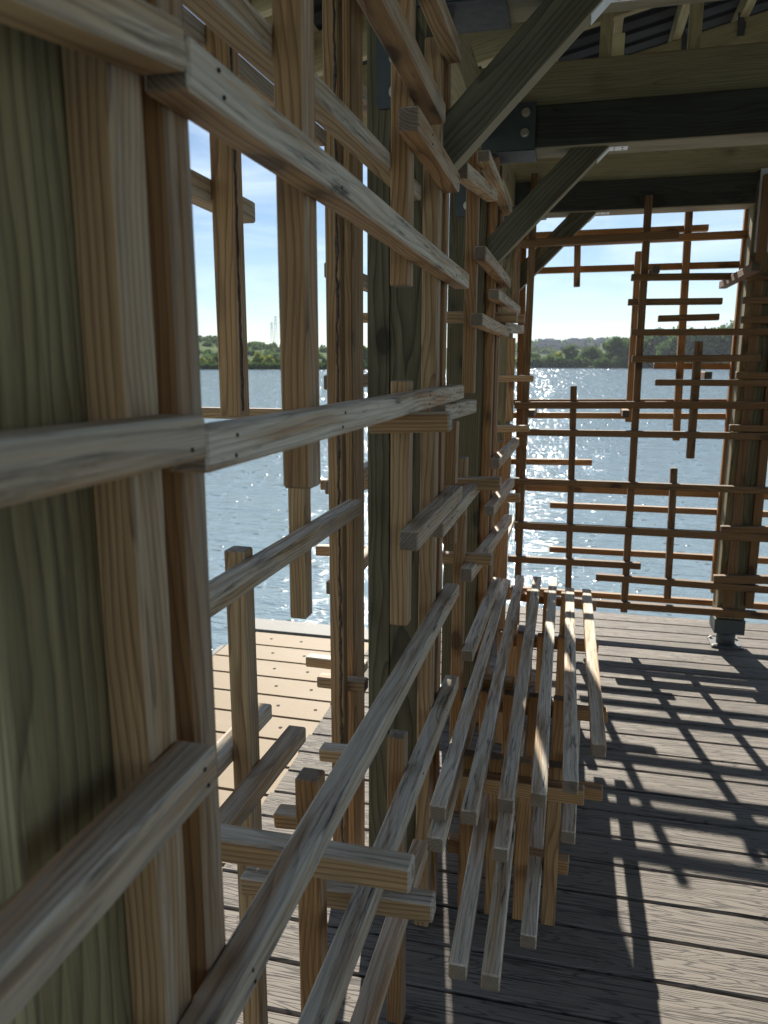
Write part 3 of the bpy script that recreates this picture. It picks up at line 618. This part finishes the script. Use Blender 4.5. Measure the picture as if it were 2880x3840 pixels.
# steel brackets: saddle on the beam, leg on the post
def tee_plate(parent, y, z, xr, zl, bolts):
    zt = z + .155
    pts = [(-.47, zt), (-.47, zl + .01), (-.462, zl), (-.39, zl), (-.38, zl + .01), (-.38, z - .004), (xr, z - .004), (xr, zt)]
    o = prism('bracket', pts, y - .008, y - .002, M_PLATE, parent)
    for bx, bz_ in bolts: bolt(o, (bx, y - .008, bz_), (0, -1, 0), .0125)
    s = box('bracket_saddle', -.335, xr, y - .008, y + .149, z - .0065, z - .0015, M_STEEL, parent, .0005)
    box('bracket_cheek', -.335, xr, y + .1435, y + .149, z - .0012, zt, M_PLATE, parent, .0005)
    return o
tee_plate(P1, 1.78, 2.272, -.188, 2.067, [(-.425, 2.10), (-.425, 2.17), (-.22, 2.30), (-.22, 2.36)])
tee_plate(P2, 2.93, 2.2625, -.188, 2.043, [(-.425, 2.08), (-.41, 2.16), (-.225, 2.316), (-.223, 2.383)])
tee_plate(P3, 4.155, 2.268, -.20, 2.05, [(-.42, 2.09), (-.41, 2.16), (-.23, 2.31)])
o = prism('bracket', [(.805, 2.425), (.807, 2.042), (.925, 2.042), (.925, 2.425)], 4.147, 4.153, M_PALEPLATE, P4)
for bx, bz_ in ((.829, 2.295), (.829, 2.17), (.90, 2.295), (.90, 2.17)): bolt(o, (bx, 4.147, bz_), (0, -1, 0), .014)

# ------------------------------------------------------------------ roof
roof = empty('gable_roof', (1.2, 2.4, 2.6), 'dark metal gable roof on pale rafters and purlins over the deck', 'roof')
SL = .223
RT = {'x': 1.2}
def zr(x): return 2.955 + SL * x if x < RT['x'] else 2.955 + SL * (2 * RT['x'] - x)
def rafter(y, wdt=.038, ht=.14, x0=-1.06, tint=(.6, .1, .5)):
    for a_, b_ in ((x0, RT['x'] - .002), (2 * RT['x'] - x0, RT['x'] + .002)):
        lumber('rafter', (a_, y, zr(a_) - ht / 2), (b_, y, zr(b_) - ht / 2), wdt, ht, M_CHORD, roof, tint=tint)
for y in (-.9, -.3, .35, 1.1, 1.87, 2.45, 2.965, 3.36, 4.22, 4.75): rafter(y)
for x in (-.86, -.48, -.19, .10, .385, .68, .90, 1.14, 1.26, 1.7, 2.1, 2.5, 2.9, 3.3):
    lumber('purlin', (x, -1.1, zr(x) + .046), (x, 4.9, zr(x) + .046), .04, .086, M_CHORD, roof, tint=(.6, .1, .5), segs=8)
for x, y in ((.039, 2.965), (.333, 2.965), (-.20, 2.0), (.66, 2.965), (1.0, 2.965), (.05, 4.20)):
    zb = 2.551 if y > 2.5 else 2.52
    lumber('web_post', (x, y + (.0 if y != 2.0 else -.13) + .04, zb), (x, y + (.0 if y != 2.0 else -.13) + .04, zr(x) - .003), .042, .036, M_CHORD, roof, side=(1, 0, 0), tint=(.3, .2, .38))
box('roof_block', .065, .103, 2.985, 3.023, 2.552, 2.635, M_CHORD, roof)
box('eave_fascia', -1.1, -1.062, -1.15, 4.95, zr(-1.08) - .12, zr(-1.08) + .09, M_CHORD, roof)
def roof_sheet(x0, x1):
    bm = bmesh.new(); n = 0; prof = []
    y = -1.2
    while y < 4.98:
        prof += [(y, 0), (y + .10, 0), (y + .112, .018), (y + .138, .018), (y + .15, 0)]; y += .15
    rows = []
    for x in (x0, (x0 + x1) / 2, x1):
        rows.append([bm.verts.new((x, yy, zr(x) + .092 + zz)) for yy, zz in prof])
    for r1, r2 in zip(rows, rows[1:]):
        for i in range(len(prof) - 1): bm.faces.new((r1[i], r1[i + 1], r2[i + 1], r2[i]))
    bmesh.ops.solidify(bm, geom=list(bm.faces), thickness=.0012)
    bmesh.ops.recalc_face_normals(bm, faces=list(bm.faces))
    link_mesh('roof_sheet', bm, M_ROOF, roof)
roof_sheet(-1.14, RT['x']); roof_sheet(2 * RT['x'] + 1.02, RT['x'])
# hurricane ties
for x in (.41, .655, .10):
    prism('hurricane_tie', [(x, zr(x) - .07), (x + .03, zr(x) - .07), (x + .034, zr(x) - .02), (x + .012, zr(x) + .03), (x - .004, zr(x) + .03)], 4.195, 4.199, M_STEEL, roof)

# ------------------------------------------------------------------ floating dock
dock = empty('floating_dock', (-1.4, 3.2, -.05), 'tan plank floating dock moored outside the left screen', 'dock')
def dock_build():
    p = .1955; y = 3.842 - 14 * p; xl = -1.82; xr = -.975; z = -.03
    k = 0
    holes = bmesh.new()
    while y < 3.84:
        y1 = y + p - .006; xl_ = xl
        bm = bmesh.new()
        if abs(y1 - 3.84) < .02: pts = [(xl + .08, y1), (xl + .08 - .08, y), (xr, y), (xr, y1)]
        else: pts = [(xl, y1), (xl, y), (xr, y), (xr, y1)]
        a_ = [bm.verts.new((x, yy, z)) for x, yy in pts]; b_ = [bm.verts.new((x, yy, z - .05)) for x, yy in pts]
        bm.faces.new(a_[::-1]); bm.faces.new(b_)
        for i in range(4): bm.faces.new((a_[i], a_[(i + 1) % 4], b_[(i + 1) % 4], b_[i]))
        bmesh.ops.bevel(bm, geom=list(bm.edges), offset=.006, segments=2, affect='EDGES')
        bmesh.ops.recalc_face_normals(bm, faces=list(bm.faces))
        link_mesh('plank', bm, M_DOCK, dock)
        for j in range(5):
            xx = xl + .12 + j * .18 + (.09 if k % 2 else 0)
            if xx < xr - .03: cyl(holes, (xx, y + p * .5, z + .0006), (0, 0, 1), .0085, .0012, 12)
        y += p; k += 1
    link_mesh('fixing_hole', holes, M_HOLE, dock)['kind'] = 'stuff'
    box('edge_board', xl, xr, 3.843, 3.875, -.09, -.018, M_DOCKEDGE, dock)
    box('edge_board', xl - .02, xr + .25, 3.878, 4.04, -.10, -.024, M_DOCKEDGE, dock, .006)
    box('side_board', xl - .035, xl - .004, 1.0, 3.6, -.12, -.035, M_DOCKEDGE, dock, .004)
    box('float', xl + .05, xr - .05, 1.1, 3.7, -.42, -.085, M_HOLE, dock, .02)
dock_build()

# ------------------------------------------------------------------ water
WZ = -.47
def water_mat():
    k = NB('lake_water'); pos = k.n('ShaderNodeNewGeometry').outputs['Position']
    h1 = k.noise(k.mul(pos, (.9, 2.2, 1)), 1.0, 5, .55, .4).outputs[0]
    h2 = k.noise(k.mul(pos, (4.5, 9, 1)), 1.0, 4, .6, .3).outputs[0]
    h3 = k.noise(k.mul(pos, (22, 38, 1)), 1.0, 3, .6).outputs[0]
    h = k.math('ADD', k.math('MULTIPLY', h1, 1.0), k.math('ADD', k.math('MULTIPLY', h2, .32), k.math('MULTIPLY', h3, .035)))
    k.b.inputs['Base Color'].default_value = (.20, .27, .315, 1)
    k.b.inputs['Roughness'].default_value = .055; k.b.inputs['IOR'].default_value = 1.333
    k.bump(h, 1.0, .092)
    return k.m
def water():
    bm = bmesh.new(); M_W = water_mat()
    ys = [-30, -8, 0]; y = 0
    bmesh.ops.create_grid(bm, x_segments=2, y_segments=2, size=1)
    for v in bm.verts: v.co = Vector((v.co.x * 2500, v.co.y * 1300 + 1200, WZ))
    tag(link_mesh('lake_water', bm, M_W), kind='structure')
water()

def glint_domes():
    """smooth domes added on the water, clustered towards the sun to make its glints"""
    rg = random.Random(5); bm = bmesh.new()
    k = NB('glint_dome_water'); k.b.inputs['Base Color'].default_value = (.13, .175, .185, 1); k.b.inputs['Roughness'].default_value = .12; k.b.inputs['IOR'].default_value = 1.333
    nn = 9
    for i in range(3800):
        d = 4.5 * (90 ** (rg.random() ** .75)); az = math.radians(rg.gauss(-11, 13)) if rg.random() < .8 else math.radians(rg.uniform(-50, 15))
        x, y = math.sin(az) * d, math.cos(az) * d
        if (-1.95 < x < 3.7 and y < 4.8): continue
        s = (.010 + .0034 * d ** .93) * rg.uniform(.55, 1.25); hh = s * .16 * rg.uniform(.7, 1.2); L_ = s * rg.uniform(1.2, 2.2)
        top = bm.verts.new((x, y, WZ + hh)); prev = []
        for f, zf in ((.5, .75), (1, 0)):
            ring = [bm.verts.new((x + math.cos(6.2832 * j / nn) * L_ * f, y + math.sin(6.2832 * j / nn) * s * f, WZ + hh * zf - (.002 + .0004 * d if f == 1 else 0))) for j in range(nn)]
            if not prev:
                for j in range(nn): bm.faces.new((top, ring[j], ring[(j + 1) % nn]))
            else:
                for j in range(nn): bm.faces.new((prev[j], ring[j], ring[(j + 1) % nn], prev[(j + 1) % nn]))
            prev = ring
    o = link_mesh('added_glint_domes', bm, k.m, None, True); tag(o, 'small domes added on the lake to make sun glints', 'wave crests', None, 'stuff')
glint_domes()

# ------------------------------------------------------------------ far shore
def ground_mat():
    k = NB('shore_grass'); pos = k.n('ShaderNodeNewGeometry').outputs['Position']
    a_ = k.noise(k.mul(pos, (.02, .02, .05)), 1, 6, .6).outputs[0]
    c = k.mix(k.ramp(a_, [(.4, 0), (.6, 1)]), (.04, .075, .022), (.075, .11, .035))
    k.l(c, k.b.inputs['Base Color']); k.b.inputs['Roughness'].default_value = .95; k.b.inputs['Specular IOR Level'].default_value = .02; return k.m
M_GROUND = ground_mat()
def leaf_mat(name, c0, c1):
    k = NB(name); pos = k.n('ShaderNodeNewGeometry'); oi = k.n('ShaderNodeObjectInfo')
    n = k.noise(k.mul(pos.outputs['Position'], (.35, .35, .35)), 1, 3, .6).outputs[0]
    c = k.mix(k.ramp(n, [(.35, 0), (.65, 1)]), c0, c1)
    k.l(c, k.b.inputs['Base Color']); k.b.inputs['Roughness'].default_value = .8; k.b.inputs['Specular IOR Level'].default_value = .05
    tr = k.n('ShaderNodeBsdfTranslucent'); k.l(c, tr.inputs[0]); mxs = k.n('ShaderNodeMixShader'); mxs.inputs[0].default_value = .5
    k.l(k.b.outputs[0], mxs.inputs[1]); k.l(tr.outputs[0], mxs.inputs[2]); k.l(mxs.outputs[0], k.out.inputs[0])
    return k.m
M_LEAF = leaf_mat('leaf_dark', (.042, .085, .02), (.095, .155, .038))
M_LEAFY = leaf_mat('leaf_yellow', (.19, .24, .04), (.30, .33, .06))
M_BARK = simple('bark', (.10, .075, .05), .9)

def crown_mesh(seed, n, R_, H, leaf, base=.2, lobes=9):
    """leaf clumps through a lumpy crown volume"""
    rg = random.Random(seed); bm = bmesh.new()
    lob = [(Vector((rg.gauss(0, R_ * .42), rg.gauss(0, R_ * .42), H * rg.uniform(base + .12, .88))), R_ * rg.uniform(.35, .6)) for _ in range(lobes)]
    for i in range(n):
        c, r = rg.choice(lob)
        d = Vector((rg.gauss(0, 1), rg.gauss(0, 1), rg.gauss(0, .8))).normalized()
        p = c + d * r * (rg.random() ** .45)
        if p.z < H * base * .6: p.z = H * base + rg.random() * H * .1
        a_ = Vector((rg.gauss(0, 1), rg.gauss(0, 1), rg.gauss(0, 1))).normalized(); b_ = a_.orthogonal().normalized()
        s = leaf * rg.uniform(.6, 1.4); c_ = a_.cross(b_)
        q = [bm.verts.new(p + b_ * s * x + c_ * s * y) for x, y in ((-1, -.6), (1, -.5), (.7, .7), (-.5, .8))]
        bm.faces.new(q)
    return bm
def trunk_mesh(seed, H, r):
    rg = random.Random(seed); bm = bmesh.new()
    def limb(a_, b_, r0, r1):
        d = b_ - a_; q = Vector((0, 0, 1)).rotation_difference(d.normalized()).to_matrix().to_4x4()
        bmesh.ops.create_cone(bm, cap_ends=True, segments=7, radius1=r0, radius2=r1, depth=d.length, matrix=Matrix.Translation((a_ + b_) / 2) @ q)
    top = Vector((rg.uniform(-.3, .3), 0, H * .55)); limb(Vector((0, 0, -.5)), top, r, r * .6)
    for i in range(5):
        an = rg.uniform(0, 6.28); limb(top * rg.uniform(.55, 1), top + Vector((math.cos(an) * H * .22, math.sin(an) * H * .22, H * rg.uniform(.12, .32))), r * .45, r * .12)
    return bm
PROTO = {}
def proto(kind):
    if kind not in PROTO:
        sd_, n, Rr, H, lf, bs, lb, mt = {'round': (3, 2600, 4.5, 10, .42, .12, 11, M_LEAF), 'tall': (5, 3000, 4.2, 14, .45, .12, 13, M_LEAF),
            'yellow': (8, 2400, 4.2, 9, .34, .22, 12, M_LEAFY), 'bush': (13, 1800, 4.5, 5, .36, .0, 12, M_LEAF), 'broad': (21, 3400, 7.5, 12, .5, .06, 16, M_LEAF)}[kind]
        bm = crown_mesh(sd_, n, Rr, H, lf, bs, lb); me = bpy.data.meshes.new('crown_' + kind); bm.to_mesh(me); bm.free(); me.materials.append(mt)
        bm = trunk_mesh(sd_, H, .35); mt_ = bpy.data.meshes.new('trunk_' + kind); bm.to_mesh(mt_); bm.free(); mt_.materials.append(M_BARK)
        PROTO[kind] = (me, mt_)
    return PROTO[kind]
def tree(kind, x, y, z, s, label, group, cat='tree', name='shore_tree'):
    me, mt_ = proto(kind); t = empty(name, (x, y, z), label, cat, group)
    t.rotation_euler = (0, 0, rng.uniform(0, 6.28)); t.scale = (s * rng.uniform(.9, 1.15), s, s * rng.uniform(.9, 1.1))
    for nm, m_ in (('crown', me), ('trunk', mt_)):
        o = bpy.data.objects.new(nm, m_); col.objects.link(o); o.parent = t
    return t
def at(u, dist):                     # bearing of a photo column at a ground distance
    ang = math.atan((u - 1440) / 2854.0) - R(14.25)
    return math.sin(ang) * dist, math.cos(ang) * dist

def land(name, prof, d0, d1, mat):
    """a bank or hill: prof = [(u, shore distance, depth, height)]"""
    bm = bmesh.new(); rows = []
    for j in range(9):
        t = j / 8; row = []
        for (u, ds, dep, hh) in prof:
            x, y = at(u, ds + dep * t)
            f = math.sin(min(t * 1.15, 1) * math.pi / 2)
            z = WZ - .3 + (hh + .3) * f + (noise.noise(Vector((x * .01, y * .01, 3))) * hh * .12 if 0 < j else 0)
            row.append(bm.verts.new((x, y, z)))
        rows.append(row)
    for r1, r2 in zip(rows, rows[1:]):
        for i in range(len(prof) - 1): bm.faces.new((r1[i], r1[i + 1], r2[i + 1], r2[i]))
    bmesh.ops.recalc_face_normals(bm, faces=list(bm.faces))
    o = link_mesh(name, bm, mat, None, True); tag(o, kind='structure'); return o
def interp(a_, b_, n): return [tuple(a_[k] + (b_[k] - a_[k]) * i / n for k in range(4)) for i in range(n + 1)]
# left bank and hill, right bank and hill
land('shore_bank', interp((-400, 300, 40, 1.2), (1750, 330, 60, 1.2), 30), 0, 0, M_GROUND)
land('hill', [(-500, 420, 500, 30), (300, 420, 520, 31), (700, 420, 520, 29), (850, 430, 520, 24), (1000, 440, 500, 21), (1250, 450, 500, 19), (1500, 480, 500, 16), (1750, 520, 500, 10)], 0, 0, M_GROUND)
land('shore_bank', interp((1600, 560, 120, 1.6), (3600, 600, 120, 2.0), 30), 0, 0, M_GROUND)
land('hill', [(1500, 1000, 600, 30), (2000, 1000, 600, 42), (2400, 980, 600, 46), (2900, 900, 600, 50), (3600, 900, 600, 50)], 0, 0, M_GROUND)

# left shore: bushes at the waterline, a few trees behind
GL, GR = 'trees and bushes on the left far shore', 'trees and bushes on the right far shore'
i = 0
for u in list(range(640, 1480, 17)) + list(range(-250, 640, 45)):
    x, y = at(u + rng.uniform(-6, 6), 305 + rng.uniform(0, 5))
    tree('bush', x, y, WZ + .1, rng.uniform(.36, .5), 'dark low bush at the waterline of the left far shore, one of an even row', GL, 'bush', 'shore_bush')
for u, k_, s in ((760, 'yellow', .7), (790, 'yellow', .75), (830, 'round', 1.0), (868, 'yellow', .8), (700, 'round', .8), (965, 'yellow', 1.25), (985, 'yellow', .9), (1010, 'yellow', .95), (1033, 'round', .75), (1060, 'yellow', .7),
                 (1100, 'round', .8), (1180, 'round', .7), (1215, 'round', .65), (1240, 'yellow', .5), (1330, 'round', 1.0), (1365, 'tall', 1.1), (1410, 'round', .9)):
    x, y = at(u, 316 + rng.uniform(0, 14))
    lb = {965: 'tall yellow green tree standing up from the left far shore between two near slats'}.get(u, 'sunlit yellow green tree on the left far shore' if k_ == 'yellow' else 'dark green tree on the left far shore')
    tree(k_, x, y, WZ + .8, s * .56, lb, GL)
# right shore
for u in range(1960, 2840, 18):
    x, y = at(u + rng.uniform(-7, 7), 566 + rng.uniform(0, 8))
    if 2205 < u < 2240: continue
    tree('bush', x, y, WZ + .1, rng.uniform(.9, 1.35), 'dark low bush at the waterline of the right far shore, one of a row', GR, 'bush', 'shore_bush')
RT_ = [(1985, 'round', 1.1, 590), (2010, 'round', .9, 590), (2060, 'round', .95, 592), (2092, 'yellow', 1.1, 588), (2130, 'tall', 1.15, 585), (2150, 'round', .9, 590), (2215, 'broad', 1.0, 600), (2240, 'round', 1.2, 610), (2285, 'tall', 1.45, 600), (2315, 'tall', 1.5, 592), (2345, 'tall', 1.6, 600),
       (2290, 'round', 1.3, 585), (2330, 'broad', 1.2, 588), (2375, 'tall', 1.6, 610)]
for u, k_, s, dd in RT_:
    x, y = at(u, dd)
    lb = {2130: 'round topped dark tree alone on the right far shore near its left end', 2215: 'broad low dark tree beside the grassy gap of the right far shore'}.get(u, 'tall tree in the clump left of the dark upright slat of the far screen' if u > 2270 else ('pale green young tree on the right far shore' if k_ == 'yellow' else 'bushy green tree on the right far shore'))
    tree(k_, x, y, WZ + .9, s, lb, GR)
for n_ in range(46):
    u = rng.uniform(2385, 2860); dd = rng.uniform(640, 820); x, y = at(u, dd)
    h_ = rng.uniform(.95, 1.55) * (1.0 + .55 * (2430 < u < 2560 or 2640 < u < 2760))
    tree(rng.choice(('tall', 'broad', 'round')), x, y, WZ + 1.5 + (dd - 640) * .035, h_, 'big dark tree in the wooded rise behind the far screen on the right', 'trees of the wooded rise on the right')
# woods on the hills: clumps nobody could count
def woods(name, spots, mat, leaf, nper):
    rg = random.Random(len(spots)); bm = bmesh.new()
    for (x, y, z, r) in spots:
        for i in range(nper):
            d = Vector((rg.gauss(0, 1), rg.gauss(0, 1), abs(rg.gauss(0, .9)))).normalized() * r * rg.random() ** .4
            p = Vector((x, y, z)) + d; a_ = Vector((rg.gauss(0, 1), rg.gauss(0, 1), rg.gauss(0, 1))).normalized(); b_ = a_.orthogonal().normalized(); c_ = a_.cross(b_); s = leaf * rg.uniform(.6, 1.5)
            bm.faces.new([bm.verts.new(p + b_ * s * u_ + c_ * s * v_) for u_, v_ in ((-1, -.6), (1, -.5), (.7, .7), (-.5, .8))])
    o = link_mesh(name, bm, mat); tag(o, 'distant woodland on the hill', 'woodland', None, 'stuff'); return o
def hill_z(hh, t): return WZ - .3 + (hh + .3) * math.sin(min(t * 1.15, 1) * math.pi / 2)
sp = []
for n_ in range(330):
    u = rng.uniform(560, 1480) if n_ < 230 else rng.uniform(-350, 600); t = rng.uniform(.0, .95)
    if u > 1150 and rng.random() < .65: continue
    hh = 28 if u < 850 else (25 - (u - 850) * .018)
    x, y = at(u, 430 + 510 * t); sp.append((x, y, hill_z(hh, t) - 1, rng.uniform(3, 5.5)))
o = woods('hill_woodland', sp, M_LEAF, 1.1, 70); o['label'] = 'bluish green woods and thickets over the hill behind the left far shore'
sp = []
for n_ in range(260):
    u = rng.uniform(1900, 2860); t = rng.random() ** .8 * .95
    x, y = at(u, 1000 + 600 * t); sp.append((x, y, hill_z(42 + (u - 2000) * .01, t) - 1, rng.uniform(6, 12)))
o = woods('hill_woodland', sp, M_LEAF, 1.7, 70); o['label'] = 'hazy blue woods along the skyline of the hill on the right'
# houses scattered on the right hill
M_HW = simple('pale_house_wall', (.34, .33, .33), .8); M_HR = simple('grey_house_roof', (.25, .24, .25), .8)
def house(x, y, z, s, label):
    t = empty('hillside_house', (x, y, z), label, 'house', 'pale houses on the right hillside')
    bm = bmesh.new(); addbox(bm, -6, 6, -4.5, 4.5, -3, 5.5); o = link_mesh('wall', bm, M_HW); o.parent = t
    bm = bmesh.new(); p = [bm.verts.new(q) for q in ((-6.6, -5.1, 5.4), (6.6, -5.1, 5.4), (6.6, 5.1, 5.4), (-6.6, 5.1, 5.4), (-6.6, 0, 9), (6.6, 0, 9))]
    for f in ((0, 1, 5, 4), (2, 3, 4, 5), (0, 4, 3), (1, 2, 5), (0, 3, 2, 1)): bm.faces.new([p[i_] for i_ in f])
    o = link_mesh('roof', bm, M_HR); o.parent = t
    for wx in (-3.8, -1.2, 1.4, 4):
        bm = bmesh.new(); addbox(bm, wx - .5, wx + .5, -4.56, -4.4, 1.2, 2.9); o = link_mesh('window', bm, M_HOLE); o.parent = t
    t.scale = (s, s, s); t.rotation_euler = (0, 0, rng.uniform(-.7, .7)); return t
for n_, u in enumerate((2015, 2034, 2052, 2068, 2085, 2106, 2126, 2148, 2163, 2184, 2206, 2228, 2246)):
    t = .32 + .28 * ((n_ * 7) % 5) / 5; x, y = at(u, 1000 + 600 * t)
    house(x, y, hill_z(42, t) + 2.5, rng.uniform(.9, 1.25), 'small pale house among the trees of the hazy right hillside')
# lattice towers on the left hill
M_TW = simple('tower_steel', (.30, .32, .34), .6, .2)
def tower(u, h_, label):
    x, y = at(u, 800); z = hill_z(26, .7)
    t = empty('lattice_mast', (x, y, z), label, 'mast', 'steel masts on the left hill')
    bm = bmesh.new()
    def seg(a_, b_, r):
        d = b_ - a_; q = Vector((0, 0, 1)).rotation_difference(d.normalized()).to_matrix().to_4x4()
        bmesh.ops.create_cone(bm, cap_ends=True, segments=5, radius1=r, radius2=r, depth=d.length, matrix=Matrix.Translation((a_ + b_) / 2) @ q)
    N = 9
    for i_ in range(N):
        w0 = 1.7 * (1 - i_ / N * .75); w1 = 1.7 * (1 - (i_ + 1) / N * .75); z0, z1 = h_ * i_ / N, h_ * (i_ + 1) / N
        c0 = [Vector((a_ * w0, b_ * w0, z0)) for a_, b_ in ((-1, -1), (1, -1), (1, 1), (-1, 1))]; c1 = [Vector((a_ * w1, b_ * w1, z1)) for a_, b_ in ((-1, -1), (1, -1), (1, 1), (-1, 1))]
        for q in range(4): seg(c0[q], c1[q], .10); seg(c0[q], c1[(q + 1) % 4], .05)
    link_mesh('frame', bm, M_TW, None).parent = t
    bm = bmesh.new()
    for zz in (.72, .86, .97): seg(Vector((-2.8, 0, h_ * zz)), Vector((2.8, 0, h_ * zz)), .16)
    link_mesh('antenna_arm', bm, M_TW, None).parent = t
tower(1021, 20, 'shorter steel mast with cross arms, left one of the pair on the hill')
tower(1036, 26, 'taller steel mast, right one of the pair on the hill')

# ------------------------------------------------------------------ air
bm = bmesh.new(); addbox(bm, -1700, 1700, -60, 2300, -2.2, 75)
k = NB('haze'); k.t.nodes.remove(k.b)
pv = k.n('ShaderNodeVolumePrincipled'); pv.inputs['Color'].default_value = (.78, .86, 1, 1); pv.inputs['Density'].default_value = .00009; pv.inputs['Anisotropy'].default_value = .2
k.l(pv.outputs[0], k.out.inputs['Volume'])
tag(link_mesh('haze', bm, k.m), kind='stuff')
